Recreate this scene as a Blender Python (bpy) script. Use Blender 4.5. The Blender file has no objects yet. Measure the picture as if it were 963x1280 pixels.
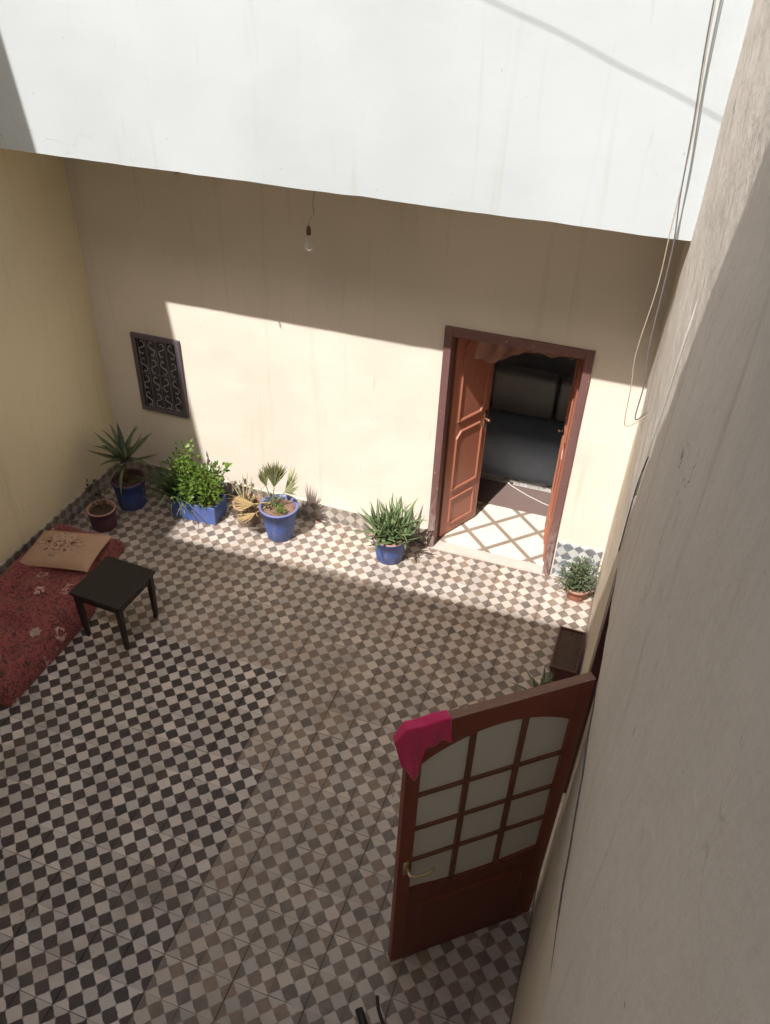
import bpy, math, random
from mathutils import Vector, Matrix, noise
random.seed(7)
S = bpy.context.scene
COL = S.collection

# ------------------------------------------------------------------ camera
cam = bpy.data.objects.new('camera', bpy.data.cameras.new('camera')); COL.objects.link(cam)
cr = Vector((0.94597, 0.32241, 0.03442)); cu = Vector((-0.22004, 0.56035, 0.79850)); cf = Vector((-0.23816, 0.76293, -0.60102))
M = Matrix((cr, cu, -cf)).transposed().to_4x4()
M.translation = Vector((-0.2126, -5.3449, 4.4578))
cam.matrix_world = M
cam.data.sensor_fit = 'VERTICAL'; cam.data.sensor_height = 24; cam.data.sensor_width = 18; cam.data.lens = 24*1000/1280
cam.data.clip_start = 0.02; cam.data.clip_end = 500
S.camera = cam

# ------------------------------------------------------------------ sky, sun, exposure
SUN = Vector((0.273, 1.0, -1.494)).normalized()          # direction the light travels
w = bpy.data.worlds.new('World'); S.world = w; w.use_nodes = True
nt = w.node_tree; bg = nt.nodes['Background']
sky = nt.nodes.new('ShaderNodeTexSky'); sky.sky_type = 'NISHITA'; sky.sun_disc = False; sky.dust_density = 5.0; sky.ozone_density = 0.4; sky.air_density = 0.9
sky.sun_elevation = math.asin(-SUN.z); sky.sun_rotation = math.atan2(-SUN.x, -SUN.y)
nt.links.new(sky.outputs[0], bg.inputs[0]); bg.inputs[1].default_value = 0.09
sd = bpy.data.lights.new('sun', 'SUN'); sd.energy = 3.95; sd.angle = math.radians(0.6); sd.color = (1.0, 0.96, 0.91)
sun = bpy.data.objects.new('sun', sd); COL.objects.link(sun)
sun.rotation_euler = SUN.to_track_quat('-Z', 'Y').to_euler(); sun.location = (-2, -6, 12)
S.view_settings.view_transform = 'Standard'; S.view_settings.look = 'None'
S.view_settings.exposure = 0.68; S.view_settings.gamma = 1.0; S.view_settings.use_curve_mapping = False
S.cycles.max_bounces = 7; S.cycles.diffuse_bounces = 4; S.cycles.glossy_bounces = 3; S.cycles.transmission_bounces = 5; S.cycles.transparent_max_bounces = 6
S.cycles.use_denoising = True; S.cycles.use_adaptive_sampling = True; S.cycles.adaptive_threshold = 0.02; S.cycles.caustics_reflective = False; S.cycles.caustics_refractive = False

# ------------------------------------------------------------------ material helpers
def srgb(r, g, b):
    f = lambda c: (c/255/12.92) if c/255 <= .04045 else ((c/255+.055)/1.055)**2.4
    return (f(r), f(g), f(b), 1)
class NT:
    def __init__(s, name):
        s.m = bpy.data.materials.new(name); s.m.use_nodes = True
        s.t = s.m.node_tree; s.b = s.t.nodes['Principled BSDF']
    def n(s, typ, **kw):
        nd = s.t.nodes.new(typ)
        for k, v in kw.items(): setattr(nd, k, v)
        return nd
    def l(s, a, b): s.t.links.new(a, b)
    def set(s, sock, v):
        if hasattr(v, 'links') or hasattr(v, 'is_output'): s.l(v, sock)
        else: sock.default_value = v
    def math(s, op, a, b=0.0, c=0.0):
        nd = s.n('ShaderNodeMath', operation=op)
        s.set(nd.inputs[0], a); s.set(nd.inputs[1], b); s.set(nd.inputs[2], c); return nd.outputs[0]
    def mix(s, f, a, b, blend='MIX'):
        nd = s.n('ShaderNodeMix', data_type='RGBA', blend_type=blend)
        s.set(nd.inputs[0], f); s.set(nd.inputs[6], a); s.set(nd.inputs[7], b); return nd.outputs[2]
    def noise(s, vec, scale, detail=4, rough=.55, dist=0):
        nd = s.n('ShaderNodeTexNoise'); nd.inputs['Scale'].default_value = scale; nd.inputs['Detail'].default_value = detail
        nd.inputs['Roughness'].default_value = rough; nd.inputs['Distortion'].default_value = dist
        if vec is not None: s.l(vec, nd.inputs['Vector'])
        return nd.outputs[0]
    def ramp(s, f, lo, hi, a=(0, 0, 0, 1), b=(1, 1, 1, 1)):
        nd = s.n('ShaderNodeValToRGB'); e = nd.color_ramp.elements
        e[0].position = lo; e[0].color = a; e[1].position = hi; e[1].color = b; s.l(f, nd.inputs[0]); return nd.outputs[0]
    def smooth(s, f, lo, hi):
        nd = s.n('ShaderNodeMapRange', interpolation_type='SMOOTHSTEP'); s.set(nd.inputs[0], f)
        nd.inputs[1].default_value = lo; nd.inputs[2].default_value = hi; return nd.outputs[0]
    def pos(s): return s.n('ShaderNodeNewGeometry').outputs['Position']
    def obj(s): return s.n('ShaderNodeTexCoord').outputs['Object']
    def vscale(s, v, sc):
        nd = s.n('ShaderNodeVectorMath', operation='MULTIPLY'); s.set(nd.inputs[0], v); nd.inputs[1].default_value = sc; return nd.outputs[0]
    def bump(s, h, strength, dist=.01, prev=None):
        nd = s.n('ShaderNodeBump'); nd.inputs['Strength'].default_value = strength; nd.inputs['Distance'].default_value = dist
        s.l(h, nd.inputs['Height'])
        if prev is not None: s.l(prev, nd.inputs['Normal'])
        return nd.outputs[0]
    def done(s, color=None, rough=None, normal=None, **kw):
        if color is not None: s.set(s.b.inputs['Base Color'], color)
        if rough is not None: s.set(s.b.inputs['Roughness'], rough)
        if normal is not None: s.l(normal, s.b.inputs['Normal'])
        for k, v in kw.items(): s.b.inputs[k.replace('_', ' ')].default_value = v
        return s.m

def col4(c): return (c[0], c[1], c[2], 1)
def plain(name, c, rough=.6, var=.18, scale=18, bump=.15, bs=60, space='obj', **kw):
    """worn single-colour surface: two scales of tone variation, roughness breakup and fine relief"""
    a = NT(name); v = a.obj() if space == 'obj' else a.pos()
    n1 = a.noise(v, scale, 5, .6); n2 = a.noise(v, scale*.22, 3, .5)
    d = col4([x*(1-var) for x in c[:3]]); h = col4([min(1, x*(1+var)) for x in c[:3]])
    cc = a.mix(n1, d, h); cc = a.mix(a.math('MULTIPLY', n2, .5), cc, col4([x*(1-var*.8) for x in c[:3]]))
    r = a.math('MULTIPLY_ADD', n1, .2, rough-.1)
    return a.done(cc, r, a.bump(a.noise(v, bs, 4, .6), bump, .004), **kw)

def plaster(name, c, stain, streak=.35, crack=.3, bump=.35, spots=.3, tint=None, dash=.25):
    """hand-trowelled limewash: blotches, vertical run-off streaks, hairline cracks, chips"""
    a = NT(name); p = a.pos()
    big = a.noise(p, .9, 2, .55); mid = a.noise(p, 5, 3, .6); fine = a.noise(p, 38, 3, .65)
    cc = a.mix(a.smooth(big, .35, .7), col4(c), col4([x*.9 for x in c]))
    if tint:
        sz = a.n('ShaderNodeSeparateXYZ'); a.l(p, sz.inputs[0])
        zz = a.math('ADD', sz.outputs[2], a.math('MULTIPLY', a.math('SUBTRACT', mid, .5), .05))
        cc = a.mix(a.math('MULTIPLY', a.math('SUBTRACT', 1, a.smooth(zz, 1.5, 1.9)), .75), cc, col4(tint))
    cc = a.mix(a.math('MULTIPLY', mid, .16), cc, col4([min(1, x*1.1) for x in c]))
    st = a.noise(a.vscale(p, (9, 9, .55)), 1, 3, .6, .4)
    cc = a.mix(a.math('MULTIPLY', a.smooth(st, .56, .8), streak), cc, col4(stain))
    st2 = a.noise(a.vscale(p, (24, 24, 2.4)), 1, 3, .55, .3)
    cc = a.mix(a.math('MULTIPLY', a.math('MULTIPLY', a.smooth(st2, .66, .74), a.smooth(mid, .48, .62)), dash), cc, col4([x*.5 for x in stain]))
    sp = a.noise(p, 24, 2, .5)
    cc = a.mix(a.math('MULTIPLY', a.smooth(sp, .74, .80), spots), cc, col4([x*.6 for x in stain]))
    vo = a.n('ShaderNodeTexVoronoi', feature='DISTANCE_TO_EDGE'); vo.inputs['Scale'].default_value = .8
    wv = a.n('ShaderNodeVectorMath', operation='ADD'); a.l(p, wv.inputs[0])
    dn = a.n('ShaderNodeTexNoise'); dn.inputs['Scale'].default_value = 3.5; dn.inputs['Detail'].default_value = 3; a.l(p, dn.inputs['Vector'])
    ds = a.n('ShaderNodeVectorMath', operation='SCALE'); a.l(dn.outputs['Color'], ds.inputs[0]); ds.inputs['Scale'].default_value = .8
    a.l(ds.outputs[0], wv.inputs[1]); a.l(wv.outputs[0], vo.inputs['Vector'])
    ck = a.math('SUBTRACT', 1, a.smooth(vo.outputs['Distance'], 0.0, .0045))
    ck = a.math('MULTIPLY', ck, a.smooth(a.noise(p, 1.1, 2), .55, .66))
    if tint:
        gap = a.smooth(a.math('ABSOLUTE', a.math('SUBTRACT', zz, 1.872)), .002, .0075)
        ck = a.math('MAXIMUM', ck, a.math('MULTIPLY', a.math('SUBTRACT', 1, gap), a.smooth(big, .3, .42)))
    cc = a.mix(a.math('MULTIPLY', ck, crack), cc, col4([x*.3 for x in stain]))
    b1 = a.bump(a.math('MULTIPLY_ADD', fine, .22, mid), bump, .02)
    return a.done(cc, .88, b1, Specular_IOR_Level=.25)

def checks(name, light, dark, rough=.5, wear=.35, dirt=(.16, .12, .09)):
    """printed cement tile, diamonds 10 cm across; UV = metres from the tile centre"""
    a = NT(name); p = a.pos()
    uv = a.n('ShaderNodeUVMap').outputs[0]
    sep = a.n('ShaderNodeSeparateXYZ'); a.l(uv, sep.inputs[0])
    wob = a.math('MULTIPLY', a.math('SUBTRACT', a.noise(p, 22, 2), .5), .016)
    wob2 = a.math('MULTIPLY', a.math('SUBTRACT', a.noise(p, 27, 2), .5), .016)
    x = a.math('ADD', a.math('ADD', sep.outputs[0], .05), wob); y = a.math('ADD', a.math('ADD', sep.outputs[1], .1), wob2)
    aa = a.math('MULTIPLY', a.math('ADD', x, y), 10); bb = a.math('MULTIPLY', a.math('SUBTRACT', x, y), 10)
    pr = a.math('MULTIPLY', a.math('COSINE', a.math('MULTIPLY', aa, math.pi)), a.math('COSINE', a.math('MULTIPLY', bb, math.pi)))
    f = a.smooth(pr, -.09, .09)
    sp2 = a.n('ShaderNodeSeparateXYZ'); a.l(p, sp2.inputs[0])
    ix = a.math('FLOOR', a.math('MULTIPLY', a.math('ADD', sp2.outputs[0], 9.81), 5)); iy = a.math('FLOOR', a.math('MULTIPLY', sp2.outputs[1], 5))
    cv = a.n('ShaderNodeCombineXYZ'); a.l(a.math('MULTIPLY_ADD', ix, 7.0, a.math('ROUND', aa)), cv.inputs[0]); a.l(a.math('MULTIPLY_ADD', iy, 7.0, a.math('ROUND', bb)), cv.inputs[1])
    wn = a.n('ShaderNodeTexWhiteNoise', noise_dimensions='2D'); a.l(cv.outputs[0], wn.inputs['Vector'])
    rnd = wn.outputs['Value']
    oi = a.n('ShaderNodeObjectInfo').outputs['Random']
    n1 = a.noise(p, 30, 3, .65); n2 = a.noise(p, 1.6, 3, .6); n3 = a.noise(p, 9, 3, .6)
    li = a.mix(rnd, col4([c*.80 for c in light]), col4([min(1, c*1.08) for c in light]))
    li = a.mix(a.math('MULTIPLY', n1, .35), li, col4([c*.72 for c in light]))
    dk = a.mix(rnd, col4([c*.72 for c in dark]), col4([c*1.25 for c in dark]))
    dk = a.mix(a.math('MULTIPLY', a.smooth(n3, .4, .75), wear), dk, col4([c*2.6 for c in dark]))
    cc = a.mix(f, dk, li)
    cc = a.mix(a.math('MULTIPLY', oi, .22), cc, a.mix(.5, cc, col4(dirt)))
    cc = a.mix(a.math('MULTIPLY', a.smooth(n2, .48, .75), .5), cc, col4(dirt))
    cc = a.mix(a.math('MULTIPLY', a.smooth(a.noise(p, 14, 4, .7), .64, .70), .6), cc, col4([c*.6 for c in dirt]))
    tn = a.n('ShaderNodeTexWhiteNoise', noise_dimensions='2D'); tc = a.n('ShaderNodeCombineXYZ'); a.l(ix, tc.inputs[0]); a.l(iy, tc.inputs[1]); a.l(tc.outputs[0], tn.inputs['Vector'])
    hv = a.n('ShaderNodeHueSaturation'); a.l(cc, hv.inputs['Color']); a.l(a.math('MULTIPLY_ADD', tn.outputs['Value'], .24, .88), hv.inputs['Value']); a.l(a.math('MULTIPLY_ADD', wn.outputs['Value'], .5, .75), hv.inputs['Saturation']); cc = hv.outputs[0]
    r = a.math('MULTIPLY_ADD', n3, .3, rough-.12)
    nb = a.bump(n1, .12, .003)
    return a.done(cc, r, nb, Specular_IOR_Level=.4)

WALL_CREAM = plaster('cream_plaster', (.79, .72, .625), (.46, .37, .28), .28, .1, .2)
WALL_LEFT = plaster('yellow_cream_plaster', (.87, .775, .55), (.48, .38, .24), .22, .15, .25)
WALL_UP = plaster('white_limewash', (.53, .575, .60), (.40, .42, .38), .5, .3, .12, .3, None, .12)
WALL_RIGHT = plaster('grey_white_plaster', (.72, .655, .58), (.36, .29, .23), .42, 1.0, .7, .7, (.72, .62, .48), .95)
CEMENT = plain('grey_cement', (.30, .27, .24), .9, .25, 9, .4, 40, 'pos')
GROUT = plain('floor_bed_mortar', (.17, .135, .11), .95, .3, 12, .4, 60, 'pos')
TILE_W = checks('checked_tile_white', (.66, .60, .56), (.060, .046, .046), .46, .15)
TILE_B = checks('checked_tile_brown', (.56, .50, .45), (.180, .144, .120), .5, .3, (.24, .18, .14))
TILE_S = checks('skirting_tile', (.52, .48, .43), (.22, .19, .17), .6, .4)
TILE_SB = checks('skirting_tile_blue', (.62, .63, .62), (.16, .17, .19), .55, .35)

# ------------------------------------------------------------------ mesh helpers
class MB:
    def __init__(s): s.v = []; s.f = []; s.uv = None
    def add(s, vs, fs):
        o = len(s.v); s.v += [tuple(v) for v in vs]; s.f += [tuple(i+o for i in f) for f in fs]; return s
    def box(s, x0, x1, y0, y1, z0, z1, T=None):
        vs = [Vector((x, y, z)) for z in (z0, z1) for y in (y0, y1) for x in (x0, x1)]
        if T is not None: vs = [T @ v for v in vs]
        return s.add(vs, [(0, 2, 3, 1), (4, 5, 7, 6), (0, 1, 5, 4), (2, 6, 7, 3), (0, 4, 6, 2), (1, 3, 7, 5)])
    def loft(s, rings, cap0=True, cap1=True, closed=True):
        n = len(rings[0]); o = len(s.v)
        for r in rings: s.v += [tuple(p) for p in r]
        for i in range(len(rings)-1):
            for j in range(n if closed else n-1):
                k = (j+1) % n; s.f.append((o+i*n+j, o+i*n+k, o+(i+1)*n+k, o+(i+1)*n+j))
        if cap0 and closed: s.f.append(tuple(o+j for j in reversed(range(n))))
        if cap1 and closed: s.f.append(tuple(o+(len(rings)-1)*n+j for j in range(n)))
        return s
    def tube(s, pts, r, n=6, r1=None):
        pts = [Vector(p) for p in pts]; rings = []
        for i, p in enumerate(pts):
            t = (pts[min(i+1, len(pts)-1)]-pts[max(i-1, 0)]).normalized()
            a = Vector((0, 0, 1)) if abs(t.z) < .9 else Vector((1, 0, 0))
            u = t.cross(a).normalized(); v = t.cross(u)
            rr = r if r1 is None else r+(r1-r)*i/(len(pts)-1)
            rings.append([p+u*rr*math.cos(2*math.pi*k/n)+v*rr*math.sin(2*math.pi*k/n) for k in range(n)])
        return s.loft(rings)
    def lathe(s, prof, n=28, c=(0, 0, 0), wob=0, cap0=True, cap1=False):
        rings = []
        for i, (r, z) in enumerate(prof):
            rings.append([(c[0]+r*math.cos(2*math.pi*k/n), c[1]+r*math.sin(2*math.pi*k/n), c[2]+z+wob*math.sin(3*k+i)) for k in range(n)])
        return s.loft(rings, cap0, cap1)
    def mesh(s, name, smooth=False):
        me = bpy.data.meshes.new(name); me.from_pydata(s.v, [], s.f); me.update()
        if smooth: me.polygons.foreach_set('use_smooth', [True]*len(me.polygons))
        return me
    def build(s, name, mat, parent=None, smooth=False, loc=None, bevel=0, seg=2):
        o = link(name, s.mesh(name, smooth), mat, parent, loc)
        if bevel:
            b = o.modifiers.new('bevel', 'BEVEL'); b.width = bevel; b.segments = seg; b.limit_method = 'ANGLE'; b.angle_limit = .6
            for p in o.data.polygons: p.use_smooth = True
            o.modifiers.new('wn', 'WEIGHTED_NORMAL')
        return o
def link(name, me, mat, parent=None, loc=None):
    o = bpy.data.objects.new(name, me); COL.objects.link(o)
    if mat is not None and not me.materials: me.materials.append(mat)
    if parent is not None: o.parent = parent
    if loc is not None: o.location = loc
    return o
def tag(o, label=None, cat=None, group=None, kind=None):
    if label: o['label'] = label
    if cat: o['category'] = cat
    if group: o['group'] = group
    if kind: o['kind'] = kind
    return o
def empty(name, loc=(0, 0, 0), rz=0, **kw):
    o = bpy.data.objects.new(name, None); COL.objects.link(o); o.location = loc; o.rotation_euler = (0, 0, rz); o.empty_display_size = .1
    return tag(o, **kw)
def relief(P, amp, sc):
    return amp*(noise.noise(Vector(P)*sc)+.5*noise.noise(Vector(P)*sc*2.7+Vector((7, 3, 1))))

def grid_wall(axis, at, u, v, holes, step, amp, sc, inward, depth, extra=None):
    """vertical wall face in plane axis=at, with openings whose reveals run `depth` along `inward`; trowel relief on the face"""
    def cuts(a, b, marks):
        ms = sorted(set([a, b]+[m for m in marks if a < m < b])); out = []
        for i in range(len(ms)-1):
            k = max(1, round((ms[i+1]-ms[i])/step)); out += [ms[i]+(ms[i+1]-ms[i])*j/k for j in range(k)]
        return out+[b]
    us = cuts(u[0], u[1], [h[i] for h in holes for i in (0, 1)]); vs = cuts(v[0], v[1], [h[i] for h in holes for i in (2, 3)])
    mb = MB(); idx = {}
    def P(a, b, d=0.0):
        q = at+inward*d
        return (q, a, b) if axis == 'x' else (a, q, b)
    for i, a in enumerate(us):
        for j, b in enumerate(vs):
            r = relief(P(a, b), amp, sc)+(extra(a, b) if extra else 0)
            idx[i, j] = len(mb.v); mb.v.append(P(a, b, -r))
    for i in range(len(us)-1):
        for j in range(len(vs)-1):
            ca, cb = (us[i]+us[i+1])/2, (vs[j]+vs[j+1])/2
            if any(h[0] < ca < h[1] and h[2] < cb < h[3] for h in holes): continue
            mb.f.append((idx[i, j], idx[i+1, j], idx[i+1, j+1], idx[i, j+1]))
    for h in holes:
        for (a0, b0, a1, b1) in ((h[0], h[2], h[0], h[3]), (h[1], h[3], h[1], h[2]), (h[0], h[3], h[1], h[3]), (h[1], h[2], h[0], h[2])):
            mb.add([P(a0, b0, -amp), P(a1, b1, -amp), P(a1, b1, depth), P(a0, b0, depth)], [(0, 1, 2, 3)])
    return mb

# ------------------------------------------------------------------ measured layout (metres)
XL = -4.56                       # left wall face
OV, ZO = .86, 3.134              # overhang depth and height of its lower edge
DX0, DX1, DH = -1.474, -.400, 2.057
WX0, WX1, WZ0, WZ1 = -4.19, -3.752, .802, 1.517

# ground and courtyard floor
tag(MB().box(-30, 30, -30, 30, -.5, -.1).build('ground', CEMENT), kind='structure')
floor = tag(MB().box(XL-.1, .12, -5.6, .02, -.1, -.012).build('courtyard_floor', GROUT), kind='structure')

def tile_mesh(name, mat, hw, hh, th=.012, ch=.0025, plane='z'):
    vs, uv = [], []
    for z, e in ((-th, 0), (-ch, 0), (0, ch)):
        for sx, sy in ((-1, -1), (1, -1), (1, 1), (-1, 1)):
            x, y = sx*(hw-e), sy*(hh-e); uv.append((x, y))
            vs.append((x, y, z) if plane == 'z' else ((x, -z, y) if plane == 'y' else (z, x, y)))
    fs = [(8, 9, 10, 11)]
    for a, b in ((0, 4), (4, 8)):
        for k in range(4): fs.append((a+k, a+(k+1) % 4, b+(k+1) % 4, b+k))
    me = bpy.data.meshes.new(name); me.from_pydata(vs, [], fs); me.update()
    ul = me.uv_layers.new(name='UVMap')
    for lp in me.loops: ul.data[lp.index].uv = uv[lp.vertex_index]
    me.materials.append(mat); return me, vs, fs, uv

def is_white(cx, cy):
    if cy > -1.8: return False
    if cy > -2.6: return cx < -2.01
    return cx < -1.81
T = .2
meW, tv, tf, tuv = tile_mesh('tile', TILE_W, .0992, .0992, .012, .0008); meB = tile_mesh('tile', TILE_B, .0992, .0992, .012, .0008)[0]
tiles = []
for i in range(-15, 11):
    for j in range(-28, 1):
        cx, cy = -1.81+T*(i+.5), T*(j+.5)-.2
        if cx < XL+.02 or cx > .06: continue
        d = Vector((cx, cy, 0))-M.translation; z = d.dot(cf)
        px, py = 481.5+1000*d.dot(cr)/max(z, .1), 640-1000*d.dot(cu)/max(z, .1)
        seen = -15 < px < 990 and -15 < py < 1300 and not (cx < -3.75 and -2.75 < cy < -1.0)
        tiles.append((0 if seen else 1, z, cx, cy))
tiles.sort()
rest = {True: ([], [], []), False: ([], [], [])}
rr = random.Random(3)
for k, (u_, z, cx, cy) in enumerate(tiles):
    wt = is_white(cx, cy); dz = rr.uniform(-.0009, .0009); tx, ty, tz = rr.gauss(0, .005), rr.gauss(0, .005), rr.gauss(0, .006)
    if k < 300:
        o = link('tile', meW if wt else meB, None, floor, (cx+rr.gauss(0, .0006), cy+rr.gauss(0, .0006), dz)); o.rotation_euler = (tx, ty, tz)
    else:
        V, F, U = rest[wt]; b = len(V)
        for (x, y, zz) in tv: V.append((cx+x, cy+y, zz+dz+x*ty*-1+y*tx))
        F += [tuple(q+b for q in f) for f in tf]; U += tuv
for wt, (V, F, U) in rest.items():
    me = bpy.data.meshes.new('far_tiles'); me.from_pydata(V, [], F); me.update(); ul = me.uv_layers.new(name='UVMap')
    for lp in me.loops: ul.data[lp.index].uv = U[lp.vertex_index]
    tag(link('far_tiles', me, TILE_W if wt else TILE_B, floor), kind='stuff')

# ------------------------------------------------------------------ the house across the courtyard
house = empty('back_house', (-2.3, 0, 0), label='cream house front with white overhanging upper storey and brown double door', cat='house')
def hp(o):                                               # parent, keeping world coordinates
    o.parent = house; o.matrix_parent_inverse = Matrix.Translation((2.3, 0, 0)); return o
lower = hp(grid_wall('y', 0, (XL-.1, .1), (0, ZO+.05), [(DX0, DX1, 0, DH), (WX0, WX1, WZ0, WZ1)], .09, .006, 1.6, 1, .22).build('lower_wall', WALL_CREAM, smooth=False))
def ov_edge(a, b): return .0012*noise.noise(Vector((a*5, b*5, 2)))
uw = grid_wall('y', -OV, (XL-.4, .1), (ZO, 7.4), [], .12, .0035, .7, 1, .2, ov_edge)
for i, v in enumerate(uw.v):
    if abs(v[2]-ZO) < 1e-6: uw.v[i] = (v[0], v[1], v[2]+.004*noise.noise(Vector((v[0]*2, 0, 0)))+.005*noise.noise(Vector((v[0]*14, 0, 5))))
upper = hp(uw.build('upper_wall', WALL_UP))
hp(MB().box(XL-.4, .1, -OV+.012, .0, ZO+.008, ZO+.2).build('soffit', WALL_LEFT))
hp(MB().box(XL-.4, .1, -OV+.03, .3, 7.3, 7.5).build('roof', CEMENT))
hp(MB().tube([(-3.05, -.80, ZO-.010), (-3.045, -.885, ZO-.002)], .007, 6).build('iron_peg', plain('rusty_iron', (.06, .045, .04), .8)))
# skirting
for (a, b, z0, hh, mt) in [(XL+.012, DX0-.02, 0, .17, TILE_S)]:
    x = a
    while x < b-.03:
        wd = min(.2, b-x); me = tile_mesh('tile', mt, wd/2-.0008, hh/2-.001, .02, .001, 'y')[0]
        o = link('skirting_tile', me, None, lower, (x+wd/2+rr.gauss(0, .001), -.012+rr.gauss(0, .0015), z0+hh/2)); o.rotation_euler = (rr.gauss(0, .01), rr.gauss(0, .008), 0); x += wd
for (x0, x1, z0, z1) in [(DX1+.02, DX1+.2, 0, .2), (DX1+.2, -.015, 0, .2), (DX1+.02, DX1+.2, .2, .36), (DX1+.2, -.015, .2, .36)]:
    me = tile_mesh('tile', TILE_SB, (x1-x0)/2-.0008, (z1-z0)/2-.0008, .02, .001, 'y')[0]
    link('skirting_tile', me, None, lower, ((x0+x1)/2, -.013, (z0+z1)/2))
MB().box(XL+.012, DX0-.02, -.014, .0, .17, .178).build('skirting_cap', plain('plaster_fillet', (.60, .55, .47), .9, .2, 12, .4, 30, 'pos'), lower)

# room behind the door
ROOM = plain('room_paint', (.82, .84, .86), .8, .15, 3, .1, 30, 'pos')
rm = MB()
rm.box(XL, .1, 2.7, 2.8, 0, 3); rm.box(XL-.1, XL, .22, 2.8, 0, 3); rm.box(.1, .2, .22, 2.8, 0, 3); rm.box(XL, .1, .22, 2.8, 2.9, 3)
rm.box(XL, DX0, .221, .24, 0, 2.9); rm.box(DX1, .1, .221, .24, 0, 2.9); rm.box(DX0, DX1, .221, .24, DH, 2.9)
hp(rm.build('room_shell', ROOM))
tag(MB().box(XL, .1, .03, 3.6, -.1, -.002).build('room_floor', GROUT), kind='structure')
rfloor = bpy.data.objects['room_floor']
a = NT('bordered_room_tile'); uv = a.n('ShaderNodeUVMap').outputs[0]; sp = a.n('ShaderNodeSeparateXYZ'); a.l(uv, sp.inputs[0])
mx = a.math('MAXIMUM', a.math('ABSOLUTE', sp.outputs[0]), a.math('ABSOLUTE', sp.outputs[1]))
p_ = a.pos(); n_ = a.noise(p_, 14, 5)
cream = a.mix(n_, (.66, .60, .53, 1), (.78, .72, .64, 1)); brown = a.mix(n_, (.24, .19, .15, 1), (.34, .28, .22, 1))
cc = a.mix(a.smooth(mx, .119, .123), cream, brown)
ROOMTILE = a.done(cc, .35, a.bump(n_, .05, .002))
def clip_y(poly, y0):
    out = []
    for k in range(len(poly)):
        p, q = poly[k], poly[(k+1) % len(poly)]
        if p[1] >= y0: out.append(p)
        if (p[1] >= y0) != (q[1] >= y0): t_ = (y0-p[1])/(q[1]-p[1]); out.append((p[0]+(q[0]-p[0])*t_, y0))
    return out
hd_ = .1990
for i in range(-8, 12):
    for j in range(-8, 12):
        x = -.785+.2*(i+j); y = .512+.2*(i-j)
        if not (-1.6 < x < -.25 and -.1 < y < 1.75): continue
        poly = clip_y([(x-hd_, y), (x, y-hd_), (x+hd_, y), (x, y+hd_)], .076)
        if len(poly) < 3: continue
        n = len(poly); z = .012+rr.uniform(-.0006, .0006)
        me = bpy.data.meshes.new('room_tile'); me.from_pydata([(p[0]-x, p[1]-y, 0) for p in poly]+[(p[0]-x, p[1]-y, -.012) for p in poly], [], [tuple(range(n))]+[(k, n+k, n+(k+1) % n, (k+1) % n) for k in range(n)]); me.update()
        ul = me.uv_layers.new(name='UVMap'); c45 = math.sqrt(.5)
        for lp in me.loops:
            v_ = me.vertices[lp.vertex_index].co; ul.data[lp.index].uv = ((v_.x+v_.y)*c45, (v_.y-v_.x)*c45)
        me.materials.append(ROOMTILE); link('room_tile', me, None, rfloor, (x, y, z))
hp(MB().box(DX0+.03, DX1-.03, -.042, .075, -.002, .010).build('door_sill', plain('pale_cement_sill', (.55, .50, .45), .85, .2, 14, .5, 40, 'pos')))

# door frame, two leaves
def wood(name, c, rough=.45, grain='z', var=.3, flake=.0):
    a = NT(name); v = a.obj(); sc = {'z': (40, 40, 2.5), 'x': (2.5, 40, 40), 'y': (40, 2.5, 40)}[grain]
    g = a.noise(a.vscale(v, sc), 1, 5, .6, .6); n = a.noise(v, 3, 4)
    cc = a.mix(g, col4([x*(1-var) for x in c]), col4([x*(1+var*.6) for x in c])); cc = a.mix(a.math('MULTIPLY', n, .35), cc, col4([x*.7 for x in c]))
    if flake:
        fl = a.smooth(a.noise(v, 26, 5, .7), .62, .68)
        if flake > .5:
            sz = a.n('ShaderNodeSeparateXYZ'); a.l(a.pos(), sz.inputs[0])
            low = a.math('SUBTRACT', 1, a.smooth(sz.outputs[2], .05, .75))
            fl = a.math('MAXIMUM', fl, a.math('MULTIPLY', low, a.smooth(a.noise(a.vscale(v, (3, 3, 1)), 14, 4, .7), .42, .56)))
        cc = a.mix(a.math('MULTIPLY', fl, flake), cc, (.42, .36, .33, 1))
    return a.done(cc, a.math('MULTIPLY_ADD', g, .25, rough-.1), a.bump(g, .2, .003))
FRAME = wood('worn_purple_brown_frame', (.19, .095, .088), .65, flake=.6)
DOORW = wood('orange_brown_door', (.41, .16, .10), .42, flake=.08)
fr = MB()
fr.box(DX0-.004, DX0+.056, -.03, .10, 0, DH+.003); fr.box(DX1-.056, DX1+.004, -.03, .10, 0, DH+.003); fr.box(DX0+.056, DX1-.056, -.028, .10, DH-.065, DH+.003)
frame = hp(fr.build('door_frame', FRAME, bevel=.005))
METAL = plain('worn_brass', (.36, .20, .13), .38, .25, 20, .1, 80, Metallic=.8)
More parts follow.
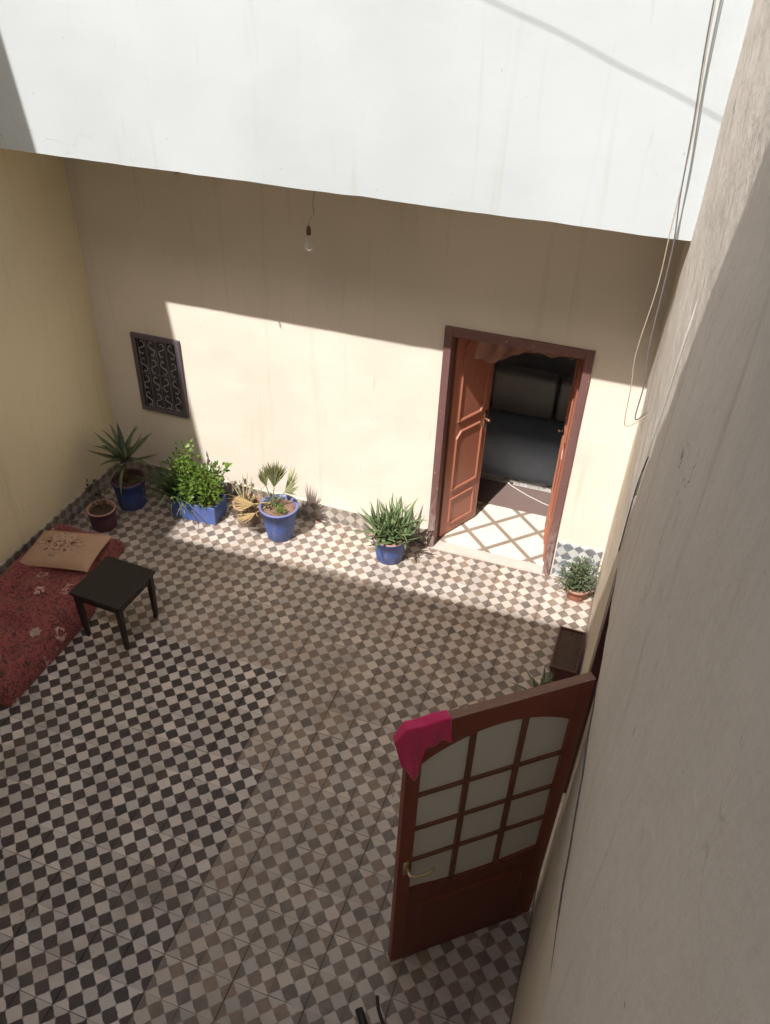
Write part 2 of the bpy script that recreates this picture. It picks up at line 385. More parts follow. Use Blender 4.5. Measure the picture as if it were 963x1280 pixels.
def panel_leaf(name, hinge, ang, wdt, hgt, flip):
    """panelled leaf: local x from hinge to free edge, local y thickness; mouldings as geometry"""
    o = MB().box(0, wdt, -.018, .018, .012, hgt).build(name, DOORW, None, bevel=.003)
    o.parent = house; o.location = Vector(hinge)-Vector((-2.3, 0, 0)); o.rotation_euler = (0, 0, ang)
    sy = flip
    def ring(poly, name='moulding'):
        mb = MB(); n = len(poly); c = Vector((sum(q[0] for q in poly)/n, sum(q[1] for q in poly)/n))
        def off(q, d): v = Vector(q)-c; L = v.length; return c+v*((L-d)/L)
        R = []
        for d, h in ((0, .0175), (.004, .030), (.012, .032), (.022, .026), (.03, .012), (.03, .0)):
            R.append([(off(q, d).x, sy*h, off(q, d).y) for q in poly])
        for a_ in range(len(R)-1):
            b0 = len(mb.v); mb.v += R[a_]+R[a_+1]
            for k in range(n): mb.f.append((b0+k, b0+(k+1) % n, b0+n+(k+1) % n, b0+n+k))
        mb.build(name, DOORW, o)
    x0, x1 = .085, wdt-.075
    ring([(x0, .13), (x0+.03, .10), (x1, .10), (x1, .34), (x1-.03, .39), (x0, .39)])
    ring([(x0, .47), (x1, .47), (x1+.005, .52), (x1+.005, 1.02), (x1-.03, 1.06), (x0+.05, 1.06), (x0, 1.0)])
    ring([(x0, 1.15), (x1-.04, 1.15), (x1+.005, 1.20), (x1+.005, 1.80), (x1-.06, 1.88), (x0+.06, 1.88), (x0, 1.82)])
    h = MB(); h.tube([(wdt-.04, sy*.015, 1.06), (wdt-.04, sy*.055, 1.06)], .008, 8); h.lathe([(.001, -.01), (.014, -.01), (.018, 0), (.014, .01), (.001, .01)], 12, (wdt-.04, sy*.06, 1.06))
    h.box(wdt-.062, wdt-.018, sy*.016, sy*.021, .98, 1.13); h.build('handle', METAL, o, smooth=True)
    for hz in (.25, 1.0, 1.75): MB().tube([(-.004, sy*-.02, hz-.04), (-.004, sy*-.02, hz+.04)], .009, 8).build('hinge', METAL, o)
    return o
panel_leaf('door_leaf', (DX0+.06, .115, .016), math.radians(62), .478, 1.945, -1)
panel_leaf('door_leaf', (DX1-.06, .115, .016), math.radians(97), .472, 1.945, 1)

# barred window
IRON = plain('dark_purple_iron', (.12, .10, .125), .5, .3, 30, .2, 90)
win = MB().box(WX0, WX1, .05, .07, WZ0, WZ1).build('window', plain('dark_window_glass', (.10, .095, .105), .25, .2, 6, .02, 20)); hp(win)
gf = MB(); gw = .028
gf.box(WX0-.012, WX0+gw, -.028, .0, WZ0-.01, WZ1+.01); gf.box(WX1-gw, WX1+.012, -.028, .0, WZ0-.01, WZ1+.01)
gf.box(WX0+gw, WX1-gw, -.027, .0, WZ1-gw, WZ1+.01); gf.box(WX0+gw, WX1-gw, -.027, .0, WZ0-.01, WZ0+gw)
gf.build('grille_frame', IRON, win)
nb = 4; bw = (WX1-WX0-2*gw)/nb
for k in range(1, nb):
    x = WX0+gw+bw*k; MB().box(x-.007, x+.007, -.022, -.008, WZ0+gw, WZ1-gw).build('grille_bar', IRON, win)
zm = (WZ0+WZ1)/2
for zz in (zm+.005, ): MB().box(WX0+gw, WX1-gw, -.018, -.004, zz-.006, zz+.006).build('grille_bar', IRON, win)
IRON2 = plain('worn_scroll_iron', (.32, .29, .31), .42, .3, 30, .2, 90)
def scroll(cx, cz, w_, h_, s):
    pts = []
    for i in range(25):
        t = i/24; a = (t-.5)*2*math.pi*1.25
        env = 1-.55*abs(2*t-1)
        pts.append((cx+s*w_*.5*math.sin(a)*env, -.016, cz+(t-.5)*h_*1.02-.14*h_*math.sin(2*a)*(abs(2*t-1))))
    return pts
for k in range(nb):
    for q in range(4):
        zc = WZ0+gw+(WZ1-WZ0-2*gw)*(q+.5)/4
        MB().tube(scroll(WX0+gw+bw*(k+.5), zc, bw*.72, (WZ1-WZ0)/4*.82, 1 if (k+q) % 2 else -1), .0055, 5).build('grille_scroll', IRON2, win)

# ------------------------------------------------------------------ left house
lh = MB()
prof = [(.3, 0), (.3, 8.0), (-1.0, 7.45), (-3.7, 5.02), (-5.6, 5.02), (-5.6, 0)]
lw = empty('left_house', (XL, -2.5, 0), label='shaded yellow-cream house wall beside the red mattress', cat='house')
ph = []
g = grid_wall('x', XL, (-5.9, .02), (0, 5.0), [], .12, .009, 1.2, -1, .2)
o = g.build('wall', WALL_LEFT); o.parent = lw; o.matrix_parent_inverse = Matrix.Translation((-XL, 2.5, 0)); lwall = o
m2 = MB()
top = [(.3, 4.98), (.3, 8.0), (-1.0, 7.45), (-3.7, 5.02), (-5.9, 5.02), (-5.9, 4.98)]  # unseen wall top, slope shaped to cast the shadow edge on the back house
m2.loft([[(XL, y, z) for (y, z) in top], [(XL-.25, y, z) for (y, z) in top]])
o = m2.build('shadow_parapet', WALL_LEFT); o.parent = lw; o.matrix_parent_inverse = Matrix.Translation((-XL, 2.5, 0))
o = MB().box(XL-3, XL-.01, -5.9, .3, 4.7, 4.9).build('roof', CEMENT); o.parent = lw; o.matrix_parent_inverse = Matrix.Translation((-XL, 2.5, 0))
for k in range(16):
    y = -.02-.2*(k+.5)
    me = tile_mesh('tile', TILE_S, .0992, .084, .02, .001, 'x')[0]
    o = link('skirting_tile', me, None, lwall, (XL+.013+.004, y, .085))
# ------------------------------------------------------------------ right house
rh = empty('right_house', (0, -2.8, 0), label='rough grey-white house wall with cracks, streaks and an open doorway', cat='house')
def rp(o): o.parent = rh; o.matrix_parent_inverse = Matrix.Translation((0, 2.8, 0)); return o
OY0, OY1, OZ = -2.86, -2.03, 1.93
def step(a, b):
    e = .012*min(1, max(0, (b-1.86)/.03)) + .012*noise.noise(Vector((a*.7, b*.5, 4)))
    e += .010*noise.noise(Vector((a*4, b*2.2, 9)))*(1 if abs(a-OY0) < .35 or abs(a-OY1) < .3 else .35)
    return e
rw = rp(grid_wall('x', 0, (-5.6, .02), (0, 6.4), [(OY0, OY1, 0, OZ)], .06, .005, 2.2, 1, .3, step).build('wall', WALL_RIGHT, smooth=True))
rp(MB().box(.0, .35, -5.9, .1, 6.4, 6.6).build('roof', CEMENT))
dk = MB(); dk.box(1.2, 1.3, -3.6, -1.2, 0, 2.4); dk.box(.31, 1.2, -3.6, -3.5, 0, 2.4); dk.box(.31, 1.2, -1.3, -1.2, 0, 2.4); dk.box(.31, 1.2, -3.5, -1.3, 2.3, 2.4); dk.box(.301, .33, -3.5, OY0, 0, 2.3); dk.box(.301, .33, OY1, -1.3, 0, 2.3)
rp(dk.build('passage', ROOM))
MAROON = wood('dark_maroon_frame', (.085, .028, .026), .45, flake=.12)
f2 = MB(); f2.box(.005, .09, OY0-.004, OY0+.06, 0, OZ+.004); f2.box(.005, .09, OY1-.06, OY1+.004, 0, OZ+.004); f2.box(.007, .09, OY0+.06, OY1-.06, OZ-.06, OZ+.004)
rp(f2.build('door_frame', MAROON, bevel=.004))
# glazed door, hinged at the near jamb and swung into the yard
RED = wood('dark_red_brown_door', (.25, .062, .038), .40, 'z', .3, .05)
REDP = wood('dark_red_brown_panel', (.19, .042, .028), .36, 'x', .35, .03)
hx, hy = -.035, OY0-.045; fx, fy = -.683, -3.425
DW = math.hypot(fx-hx, fy-hy); DHT = 1.925; ang = math.atan2(fy-hy, fx-hx)
door = bpy.data.objects.new('glazed_door', None); COL.objects.link(door); door.parent = rh
door.location = Vector((hx, hy, .012))-Vector((0, -2.8, 0)); door.rotation_euler = (0, 0, ang)
# local: x hinge->free, z up; y thickness (+y side faces the camera when ang points to -x,-y)
st, th = .068, .02
gx0, gx1 = st, DW-st; GZ0, GZ1 = .69, 1.69
def arch(t): return GZ1+.12*math.sin(math.pi*t)**.8 if 0 < t < 1 else GZ1
def wave(t): return GZ0-.018-.022*math.cos(2*math.pi*(t-.5))*(.4+.6*abs(2*t-1)) if 0 <= t <= 1 else GZ0
MB().box(0, st, -th, th, 0, DHT).build('hinge_stile', RED, door, bevel=.003)
MB().box(DW-st, DW, -th, th, 0, DHT).build('lock_stile', RED, door, bevel=.003)
def strip(f0, f1, n=28, y0=-th, y1=th):
    mb = MB(); R = []
    for i in range(n+1):
        t = i/n; x = gx0+(gx1-gx0)*t; a0, a1 = f0(t), f1(t); R.append([(x, y0, a0), (x, y1, a0), (x, y1, a1), (x, y0, a1)])
    return mb.loft(R)
strip(arch, lambda t: DHT).build('top_rail', RED, door)
strip(lambda t: .0, wave).build('bottom_panel', REDP, door)
bp_ = MB()
for q in (-1, 1): bp_.add([(gx0+.05, q*(th+.001), .10), (gx1-.05, q*(th+.001), .10), (gx1-.05, q*(th+.001), GZ0-.14), (gx0+.05, q*(th+.001), GZ0-.14), (gx0+.075, q*(th+.012), .125), (gx1-.075, q*(th+.012), .125), (gx1-.075, q*(th+.012), GZ0-.165), (gx0+.075, q*(th+.012), GZ0-.165)], [(0, 1, 5, 4), (1, 2, 6, 5), (2, 3, 7, 6), (3, 0, 4, 7), (4, 5, 6, 7)])
bp_.build('raised_panel', REDP, door)
MB().box(0, DW, -th-.001, th+.001, DHT+.0005, DHT+.006).build('worn_top_edge', wood('bare_worn_wood', (.25, .14, .10), .8, 'x', .35, .35), door)
a = NT('frosted_glass'); v = a.obj(); n_ = a.noise(v, 60, 3); n2_ = a.noise(v, 2, 2)
GLASS = a.done(a.mix(n2_, (.78, .80, .75, 1), (.88, .89, .85, 1)), .18, a.bump(n_, .25, .002), Transmission_Weight=.2, IOR=1.45)
mw = .026; cols = 3; cw = (gx1-gx0-mw*(cols-1))/cols
rowz = [GZ0+(GZ1+.02-GZ0)*k/4 for k in range(5)]
MUNT = wood('muntin_brown', (.19, .075, .048), .5, flake=.08)
for c in range(1, cols):
    x = gx0+cw*c+mw*(c-1)+mw/2; t = (x-gx0)/(gx1-gx0)
    MB().box(x-mw/2, x+mw/2, -th*.8, th*.8, wave(t)-.002, arch(t)+.002).build('muntin', MUNT, door, bevel=.003)
for c in range(cols):
    xa, xb = gx0+(cw+mw)*c, gx0+(cw+mw)*c+cw
    for r in range(1, 4): MB().box(xa, xb, -th*.7, th*.7, rowz[r]-.011, rowz[r]+.011).build('glazing_bar', MUNT, door, bevel=.002)
    for r in range(4):
        mb = MB(); R = []; n = 8
        for i in range(n+1):
            x = xa+(xb-xa)*i/n; t = (x-gx0)/(gx1-gx0)
            za = wave(t) if r == 0 else rowz[r]+.0115; zb = arch(t)+.001 if r == 3 else rowz[r+1]-.0115
            R.append([(x, -.003, za), (x, .003, za), (x, .003, zb), (x, -.003, zb)])
        mb.loft(R).build('pane', GLASS, door)
hd = MB()
for q in (-1, 1):
    hd.box(DW-.052, DW-.024, q*(th+.001), q*(th+.005), .86, .97)
    hd.tube([(DW-.04, q*th, .93), (DW-.04, q*(th+.05), .93), (DW-.06, q*(th+.058), .925), (DW-.12, q*(th+.058), .915), (DW-.16, q*(th+.056), .935)], .009, 8)
hd.build('handle', plain('pale_brass', (.55, .45, .27), .35, .2, 20, .1, 80, Metallic=.6), door, smooth=True)
DM = Matrix.Translation((hx, hy, .012)) @ Matrix.Rotation(ang, 4, 'Z')
# ------------------------------------------------------------------ house on the camera's side: its roof line shades the yard
fh = empty('front_house', (-2.3, -5.8, 0), rz=math.radians(2.4), label='tall cream house facing the brown double door across the yard', cat='house')
FZ = (5.72-.53)*1.494
for o in (MB().box(-8, 5, -.3, 0, 0, FZ).build('wall', WALL_CREAM), MB().box(-8, 5, -4, -.302, FZ-.4, FZ-.2).build('roof', CEMENT)): o.parent = fh

# ================================================================== things in the yard
# red mattress with floral cover
a = NT('red_floral_cover'); v = a.obj()
def flowers(sc, seed, r):
    vo = a.n('ShaderNodeTexVoronoi', feature='F1'); vo.inputs['Scale'].default_value = sc; vo.inputs['Randomness'].default_value = .75
    ad = a.n('ShaderNodeVectorMath', operation='ADD'); ad.inputs[1].default_value = (seed, seed*.7, 0); a.l(a.vscale(v, (1, 1, .6)), ad.inputs[0])
    dn = a.n('ShaderNodeTexNoise'); dn.inputs['Scale'].default_value = 28; a.l(ad.outputs[0], dn.inputs['Vector'])
    sc_ = a.n('ShaderNodeVectorMath', operation='SCALE'); a.l(dn.outputs['Color'], sc_.inputs[0]); sc_.inputs['Scale'].default_value = .045
    a2 = a.n('ShaderNodeVectorMath', operation='ADD'); a.l(ad.outputs[0], a2.inputs[0]); a.l(sc_.outputs[0], a2.inputs[1])
    a.l(a2.outputs[0], vo.inputs['Vector']); return vo
n1 = a.noise(v, 14, 5, .6); base = a.mix(n1, (.22, .045, .045, 1), (.36, .095, .088, 1))
vine = a.noise(v, 11, 2, .6, 2.2); base = a.mix(a.math('MULTIPLY', a.math('SUBTRACT', 1, a.smooth(a.math('ABSOLUTE', a.math('SUBTRACT', vine, .5)), .02, .05)), .85), base, (.05, .016, .018, 1))
vo = flowers(6.0, 0, .3); d = vo.outputs['Distance']
pet = a.math('SUBTRACT', a.smooth(d, .10, .14), a.smooth(d, .24, .30)); on = a.smooth(a.n('ShaderNodeSeparateXYZ').outputs[0], 0, 1)
sepc = a.n('ShaderNodeSeparateXYZ'); a.l(vo.outputs['Color'], sepc.inputs[0])
sel = a.smooth(sepc.outputs[0], .32, .34)
petn = a.smooth(a.noise(v, 46, 2), .42, .55)
base = a.mix(a.math('MULTIPLY', a.math('MULTIPLY', a.math('MULTIPLY', pet, sel), petn), .9), base, (.62, .40, .36, 1))
base = a.mix(a.math('MULTIPLY', a.math('MULTIPLY', a.math('SUBTRACT', 1, a.smooth(d, .20, .26)), a.math('SUBTRACT', 1, a.smooth(sepc.outputs[1], .28, .31))), .75), base, (.40, .34, .28, 1))
COVER = a.done(base, .85, a.bump(a.noise(v, 240, 2), .2, .002, a.bump(a.noise(v, 11, 3), .35, .015)), Sheen_Weight=.15)
def soft_slab(lx, ly, h, nx=28, ny=46, edge=.06, puff=.02, fold=.012, seed=0):
    mb = MB(); top = {}
    def z_at(u, v_):
        e = min(u, 1-u)*lx; e2 = min(v_, 1-v_)*ly; e = min(e, e2); k = min(1, e/edge)
        return h*(1-.35*(1-k)**2.2)+puff*math.sin(math.pi*u)*math.sin(math.pi*v_)+fold*noise.noise(Vector((u*lx*5+seed, v_*ly*5, seed)))*k
    N = {}
    for i in range(nx+1):
        for j in range(ny+1):
            u, v_ = i/nx, j/ny; N[i, j] = len(mb.v)
            wx = .008*noise.noise(Vector((u*3, v_*4, seed+3)))
            mb.v.append(((u-.5)*lx+wx, (v_-.5)*ly+wx, z_at(u, v_)))
    for i in range(nx):
        for j in range(ny): mb.f.append((N[i, j], N[i+1, j], N[i+1, j+1], N[i, j+1]))
    loop = [(i, 0) for i in range(nx)]+[(nx, j) for j in range(ny)]+[(i, ny) for i in range(nx, 0, -1)]+[(0, j) for j in range(ny, 0, -1)]
    prev = [N[q] for q in loop]
    for (k, zz, out) in ((1, .55, .022), (2, .22, .018), (3, .0, .012)):
        cur = []
        for qi, q in enumerate(loop):
            x, y, z = mb.v[N[q]]; L = math.hypot(x, y)
            ox = out*(1 if q[0] == nx else -1 if q[0] == 0 else 0); oy = out*(1 if q[1] == ny else -1 if q[1] == 0 else 0)
            wv = .010*noise.noise(Vector((x*9, y*9, k*2.+seed)))
            cur.append(len(mb.v)); mb.v.append((x+ox+wv*(ox != 0), y+oy+wv*(oy != 0), z*zz))
        for q in range(len(loop)): mb.f.append((prev[q], cur[q], cur[(q+1) % len(loop)], prev[(q+1) % len(loop)]))
        prev = cur
    mb.f.append(tuple(prev)); return mb
mm = soft_slab(.84, 1.70, .165, 40, 70, seed=1, fold=.045, puff=.03)
for i, (x, y, z) in enumerate(mm.v):
    k = min(1, max(0, (y+.05)/.95)); k = k*k*(3-2*k); mm.v[i] = (x-(x+.42)/.84*.23*k, y, z)
mat_o = mm.build('floor_mattress', COVER, smooth=True, loc=(-4.085, -1.88, .003))
tag(mat_o, 'low mattress in red floral cover on the floor beside the yellow-cream wall', 'mattress')

# pillow
a = NT('printed_tan_pillowcase'); v = a.obj(); sp = a.n('ShaderNodeSeparateXYZ'); a.l(v, sp.inputs[0]); x, y = sp.outputs[0], sp.outputs[1]
n1 = a.noise(v, 20, 4); base = a.mix(n1, (.44, .27, .175, 1), (.54, .355, .245, 1))
ax = a.math('ABSOLUTE', a.math('ADD', x, .03))
yy = a.math('ADD', y, .0)
rad = a.math('SQRT', a.math('ADD', a.math('MULTIPLY', ax, ax), a.math('MULTIPLY', yy, yy)))
area = a.math('SUBTRACT', 1, a.smooth(a.math('ADD', a.math('MULTIPLY', ax, .75), a.math('ABSOLUTE', a.math('SUBTRACT', yy, .02))), .155, .19))
cv = a.n('ShaderNodeCombineXYZ'); a.l(ax, cv.inputs[0]); a.l(yy, cv.inputs[1])
sw = a.noise(cv.outputs[0], 13, 1, .5, 2.6)
l1 = a.math('SUBTRACT', 1, a.smooth(a.math('ABSOLUTE', a.math('SUBTRACT', sw, .52)), .018, .04))
l2 = a.math('SUBTRACT', 1, a.smooth(a.math('ABSOLUTE', a.math('SUBTRACT', sw, .40)), .018, .045))
base = a.mix(a.math('MULTIPLY', a.math('MULTIPLY', l1, area), .9), base, (.095, .030, .026, 1))
base = a.mix(a.math('MULTIPLY', a.math('MULTIPLY', l2, area), .7), base, (.55, .47, .38, 1))
PILLOW = a.done(base, .85, a.bump(a.noise(v, 300, 2), .15, .002, a.bump(a.noise(v, 9, 3), .5, .02)))
mb = MB(); nx, ny = 28, 20; lx, ly = .64, .44
for s in (1, -1):
    N = {}
    for i in range(nx+1):
        for j in range(ny+1):
            u, v_ = i/nx*2-1, j/ny*2-1
            k = max(0, (1-u**4)*(1-v_**4))**.55
            px = u*lx/2*(1-.06*(1-abs(v_)**2)*(abs(u))) ; py = v_*ly/2*(1-.07*(1-abs(u)**2)*abs(v_))
            z = s*.062*k + .006*noise.noise(Vector((u*4, v_*4, s*3.)))*k
            N[i, j] = len(mb.v); mb.v.append((px, py, z))
    for i in range(nx):
        for j in range(ny):
            f = (N[i, j], N[i+1, j], N[i+1, j+1], N[i, j+1]); mb.f.append(f if s > 0 else f[::-1])
pil = mb.build('pillow', PILLOW, smooth=True, loc=(-4.14, -1.41, .225)); pil.rotation_euler = (math.radians(3), math.radians(-6), math.radians(7))
tag(pil, 'tan pillow with dark red scroll print lying on the red mattress', 'pillow')

# stool
BLACK = wood('black_painted_wood', (.022, .016, .016), .42, 'x', .3)
stool = empty('wooden_stool', (-3.385, -1.80, 0), math.radians(-3), label='square black wooden stool standing beside the red mattress', cat='stool')
MB().box(-.215, .215, -.225, .225, .435, .462).build('seat', BLACK, stool, bevel=.006)
for (x0, x1, y0, y1) in ((-.17, .17, -.2, -.18), (-.17, .17, .18, .2), (-.19, -.17, -.18, .18), (.17, .19, -.18, .18)):
    MB().box(x0, x1, y0, y1, .37, .434).build('apron', BLACK, stool, bevel=.002)
for sx in (-1, 1):
    for sy in (-1, 1):
        mb = MB(); R = []
        for z, s, o_ in ((0, .014, .004), (.05, .0155, .002), (.3, .02, 0), (.4345, .022, 0)):
            cx, cy = sx*(.178-o_), sy*(.186-o_); R.append([(cx-s, cy-s, z), (cx+s, cy-s, z), (cx+s, cy+s, z), (cx-s, cy+s, z)])
        mb.loft(R).build('leg', BLACK, stool, bevel=.003)

# ------------------------------------------------------------------ pots and plants
def chipped(name, c, under, rough=.45):
    a = NT(name); v = a.obj(); n = a.noise(v, 9, 4, .6); g = a.noise(a.vscale(v, (26, 26, 5)), 1, 3, .6)
    cc = a.mix(n, col4([x*.68 for x in c]), col4([x*1.3 for x in c])); cc = a.mix(a.math('MULTIPLY', a.smooth(g, .5, .75), .45), cc, (.24, .26, .33, 1))
    cc = a.mix(a.smooth(a.noise(v, 30, 4, .7), .645, .675), cc, col4(under))
    cc = a.mix(a.math('MULTIPLY', a.smooth(a.noise(v, 5, 3), .5, .7), .3), cc, (.16, .12, .10, 1))
    return a.done(cc, a.math('MULTIPLY_ADD', n, .3, rough-.1), a.bump(a.noise(v, 45, 3), .25, .004))
BLUE = chipped('blue_chipped_paint', (.065, .125, .39), (.36, .20, .15))
BLUE2 = chipped('deep_blue_chipped_paint', (.028, .070, .29), (.30, .18, .14), .5)
TERRA = plain('terracotta', (.36, .15, .10), .85, .25, 14, .3, 60)
TERRA_RIM = plain('chipped_terracotta_rim', (.42, .25, .20), .85, .3, 18, .4, 60)
PURPLE = plain('maroon_blue_painted_clay', (.13, .055, .085), .6, .35, 8, .25, 50)
GREYP = plain('weathered_grey_clay', (.30, .22, .18), .85, .3, 12, .35, 50)
SOIL = plain('reddish_soil', (.22, .135, .095), .95, .4, 30, .8, 70)
SOILD = plain('dark_soil', (.075, .05, .038), .95, .4, 30, .9, 60)
def leafmat(name, c, c2, rough=.45, trans=.12):
    a = NT(name); v = a.obj(); oi = a.n('ShaderNodeObjectInfo').outputs['Random']
    gi = a.n('ShaderNodeNewGeometry').outputs['Random Per Island']
    r = a.math('FRACT', a.math('ADD', oi, gi)); n = a.noise(v, 22, 3)
    cc = a.mix(r, col4(c), col4(c2)); cc = a.mix(a.math('MULTIPLY', n, .4), cc, col4([x*.55 for x in c]))
    a.b.inputs['Subsurface Weight'].default_value = 0
    tr = a.n('ShaderNodeBsdfTranslucent'); a.l(cc, tr.inputs[0]); ms = a.n('ShaderNodeMixShader'); ms.inputs[0].default_value = trans
    a.done(cc, rough); a.l(a.b.outputs[0], ms.inputs[1]); a.l(tr.outputs[0], ms.inputs[2])
    a.l(ms.outputs[0], a.t.nodes['Material Output'].inputs[0]); return a.m
ALOE = leafmat('aloe_green', (.14, .215, .09), (.24, .31, .15), .42)
ALOED = leafmat('dusty_aloe_green', (.15, .20, .125), (.24, .27, .16), .5)
SHRUB = leafmat('shrub_green', (.10, .19, .028), (.23, .35, .065), .35, .3)
GRASSY = leafmat('dark_blade_green', (.06, .12, .045), (.11, .17, .07), .45)
PALM = leafmat('palm_green', (.26, .29, .12), (.40, .41, .22), .55, .25)
STRAW = leafmat('dry_straw', (.36, .25, .11), (.50, .37, .19), .8, .15)
GREYG = leafmat('grey_green_leaf', (.09, .135, .06), (.17, .20, .12), .55, .15)
DARKL = leafmat('dark_leaf', (.03, .045, .02), (.06, .075, .03), .45)
BARK = plain('stem_brown', (.13, .085, .055), .9, .3, 20, .5, 60)

def pot(parent, mat, rb, rt, h, rim=.018, rimh=.03, soil=SOIL, rim_mat=None, sd=.03):
    MB().lathe([(rb*.96, 0), (rb, .006), (rb+(rt-rb)*.5, h*.5), (rt-.004, h-rimh), (rt+rim*.45, h-rimh+.003), (rt+rim*.55, h-.004)], 32).build('pot', mat, parent, smooth=True)
    MB().lathe([(rt+rim*.55, h-.004), (rt+rim*.4, h+.002), (rt-.006, h+.001), (rt-.014, h-.012), (rt-.018, h-sd-.02)], 32, cap0=False).build('rim', rim_mat or mat, parent, smooth=True)
    mb = MB(); R = []
    for k in range(6):
        r = (rt-.015)*(1-k/5)+.0005
        R.append([(r*math.cos(q*math.pi/12), r*math.sin(q*math.pi/12), h-sd+.012*noise.noise(Vector((r*20*math.cos(q*math.pi/12), r*20*math.sin(q*math.pi/12), h)))+.01*k/5) for q in range(24)])
    mb.loft(R, False, True).build('soil', soil, parent)

def blade(L, w0, curl, thick=.2, n=7, droop=0):
    """a tapering channelled leaf along +x rising to z; curl bends it"""
    mb = MB(); R = []; p = Vector((0, 0, 0)); a_ = 0.0
    for i in range(n+1):
        t = i/n; w_ = w0*(1-t)**.75*(.75+.9*t*(1-t))+.0006; hh = w_*thick+.0006
        d = Vector((math.cos(a_), 0, math.sin(a_))); nrm = Vector((-math.sin(a_), 0, math.cos(a_)))
        R.append([p+Vector((0, -w_, 0))+nrm*hh*1.3, p-nrm*hh, p+Vector((0, w_, 0))+nrm*hh*1.3, p+nrm*hh*.25])
        p = p+d*(L/n); a_ += curl/n-droop*t*2/n
    return mb.loft(R).mesh('leaf', True)
def put_leaf(me, mat, parent, loc, az, el, sc=1, roll=0):
    o = bpy.data.objects.new('leaf', me); COL.objects.link(o)
    if not me.materials: me.materials.append(mat)
    o.parent = parent; o.location = loc; o.rotation_euler = (Matrix.Rotation(az, 3, 'Z') @ Matrix.Rotation(-el, 3, 'Y') @ Matrix.Rotation(roll, 3, 'X')).to_euler(); o.scale = (sc, sc, sc); return o

# dense aloe clump in the blue pot beside the brown door
rg = random.Random(11)
t = empty('potted_aloe', (-1.735, -.285, .0), label='dense spiky green aloe in a blue pot standing left of the brown door', cat='potted plant')
pot(t, BLUE, .112, .150, .25, soil=SOIL, rim_mat=TERRA_RIM)
vars_ = [blade(.29, .024, c, .28) for c in (-.5, -.1, .3, .6)]
for k, (rx, ry, rz_, nl, sc) in enumerate([(-.06, -.03, .25, 15, 1.0), (.03, -.05, .25, 13, .9), (.05, .05, .29, 16, 1.1), (-.02, .06, .29, 14, 1.1), (-.10, .04, .25, 12, .95), (.10, 0, .27, 12, 1.0), (0, 0, .30, 12, 1.05)]):
    for q in range(nl):
        az = q*2.399+k; el = math.radians(12+66*(q/nl)+rg.uniform(-8, 8))
        put_leaf(rg.choice(vars_), ALOE, t, (rx*1.25+rg.uniform(-.012, .012), ry*1.2+rg.uniform(-.012, .012), rz_-.03), az, el, sc*rg.uniform(.75, 1.1), rg.uniform(-.3, .3))

# tall dusty aloe in the corner
t = empty('potted_aloe', (-4.19, -.42, 0), label='tall drooping grey-green aloe in a blue pot in the shaded corner', cat='potted plant')
pot(t, BLUE2, .12, .145, .29, soil=SOILD, rim_mat=PURPLE, sd=.035)
MB().tube([(-.02, 0, .24), (-.025, -.01, .34), (-.015, -.01, .45), (0, 0, .52)], .028, 8, .02).build('stem', BARK, t, smooth=True)
va = [blade(.36, .040, c, .3, 9, dr) for c, dr in ((.5, .2), (.1, .6), (-.4, .5), (.8, .0))]; vd = [blade(.36, .022, -1.5, .12, 9)]
for q in range(20):
    az = q*2.399+.4; el = math.radians(8+64*(q/20)+rg.uniform(-8, 8)); put_leaf(rg.choice(va), ALOED, t, (0, 0, .47+.05*q/20), az, el, rg.uniform(.8, 1.05), rg.uniform(-.3, .3))
for az in (-2.6, -1.3, -1.9, 2.2): put_leaf(vd[0], ALOED, t, (-.01, 0, .44), az, rg.uniform(-.5, .1), rg.uniform(.75, 1))

# leaf clump helper for bushy plants: many small real leaves on twigs, one foliage part
def leaf_quads(mb, c, d, L, w_, rg):
    d = d.normalized(); u = d.cross(Vector((rg.uniform(-1, 1), rg.uniform(-1, 1), rg.uniform(-1, 1)))).normalized(); n = d.cross(u)
    b = len(mb.v)
    mb.v += [tuple(c), tuple(c+d*L*.45+u*w_+n*w_*.25), tuple(c+d*L*.5-n*w_*.15), tuple(c+d*L*.45-u*w_+n*w_*.25), tuple(c+d*L-n*L*.12)]
    mb.f += [(b, b+2, b+1), (b, b+3, b+2), (b+1, b+2, b+4), (b+2, b+3, b+4)]
def bushy(parent, mat, twigs, nleaf, L, w_, rg, spread=.06, up=.4, name='foliage', stem=BARK, tw_r=.0035):
    mb = MB(); st = MB()
    for (p0, p1) in twigs:
        p0, p1 = Vector(p0), Vector(p1); mid = (p0+p1)/2+Vector((rg.uniform(-.03, .03), rg.uniform(-.03, .03), .02))
        st.tube([p0, mid, p1], tw_r, 5, tw_r*.5)
        for q in range(nleaf):
            s = rg.random()**.6; base = p0.lerp(mid, s*2) if s < .5 else mid.lerp(p1, s*2-1)
            off = Vector((rg.gauss(0, 1), rg.gauss(0, 1), rg.gauss(0, .8)))*spread*.6
            d = (off.normalized() if off.length else Vector((0, 0, 1)))+Vector((0, 0, up))
            leaf_quads(mb, base+off, d, L*rg.uniform(.6, 1.15), w_*rg.uniform(.7, 1.2), rg)
    st.build('stem', stem, parent, smooth=True); return mb.build(name, mat, parent)

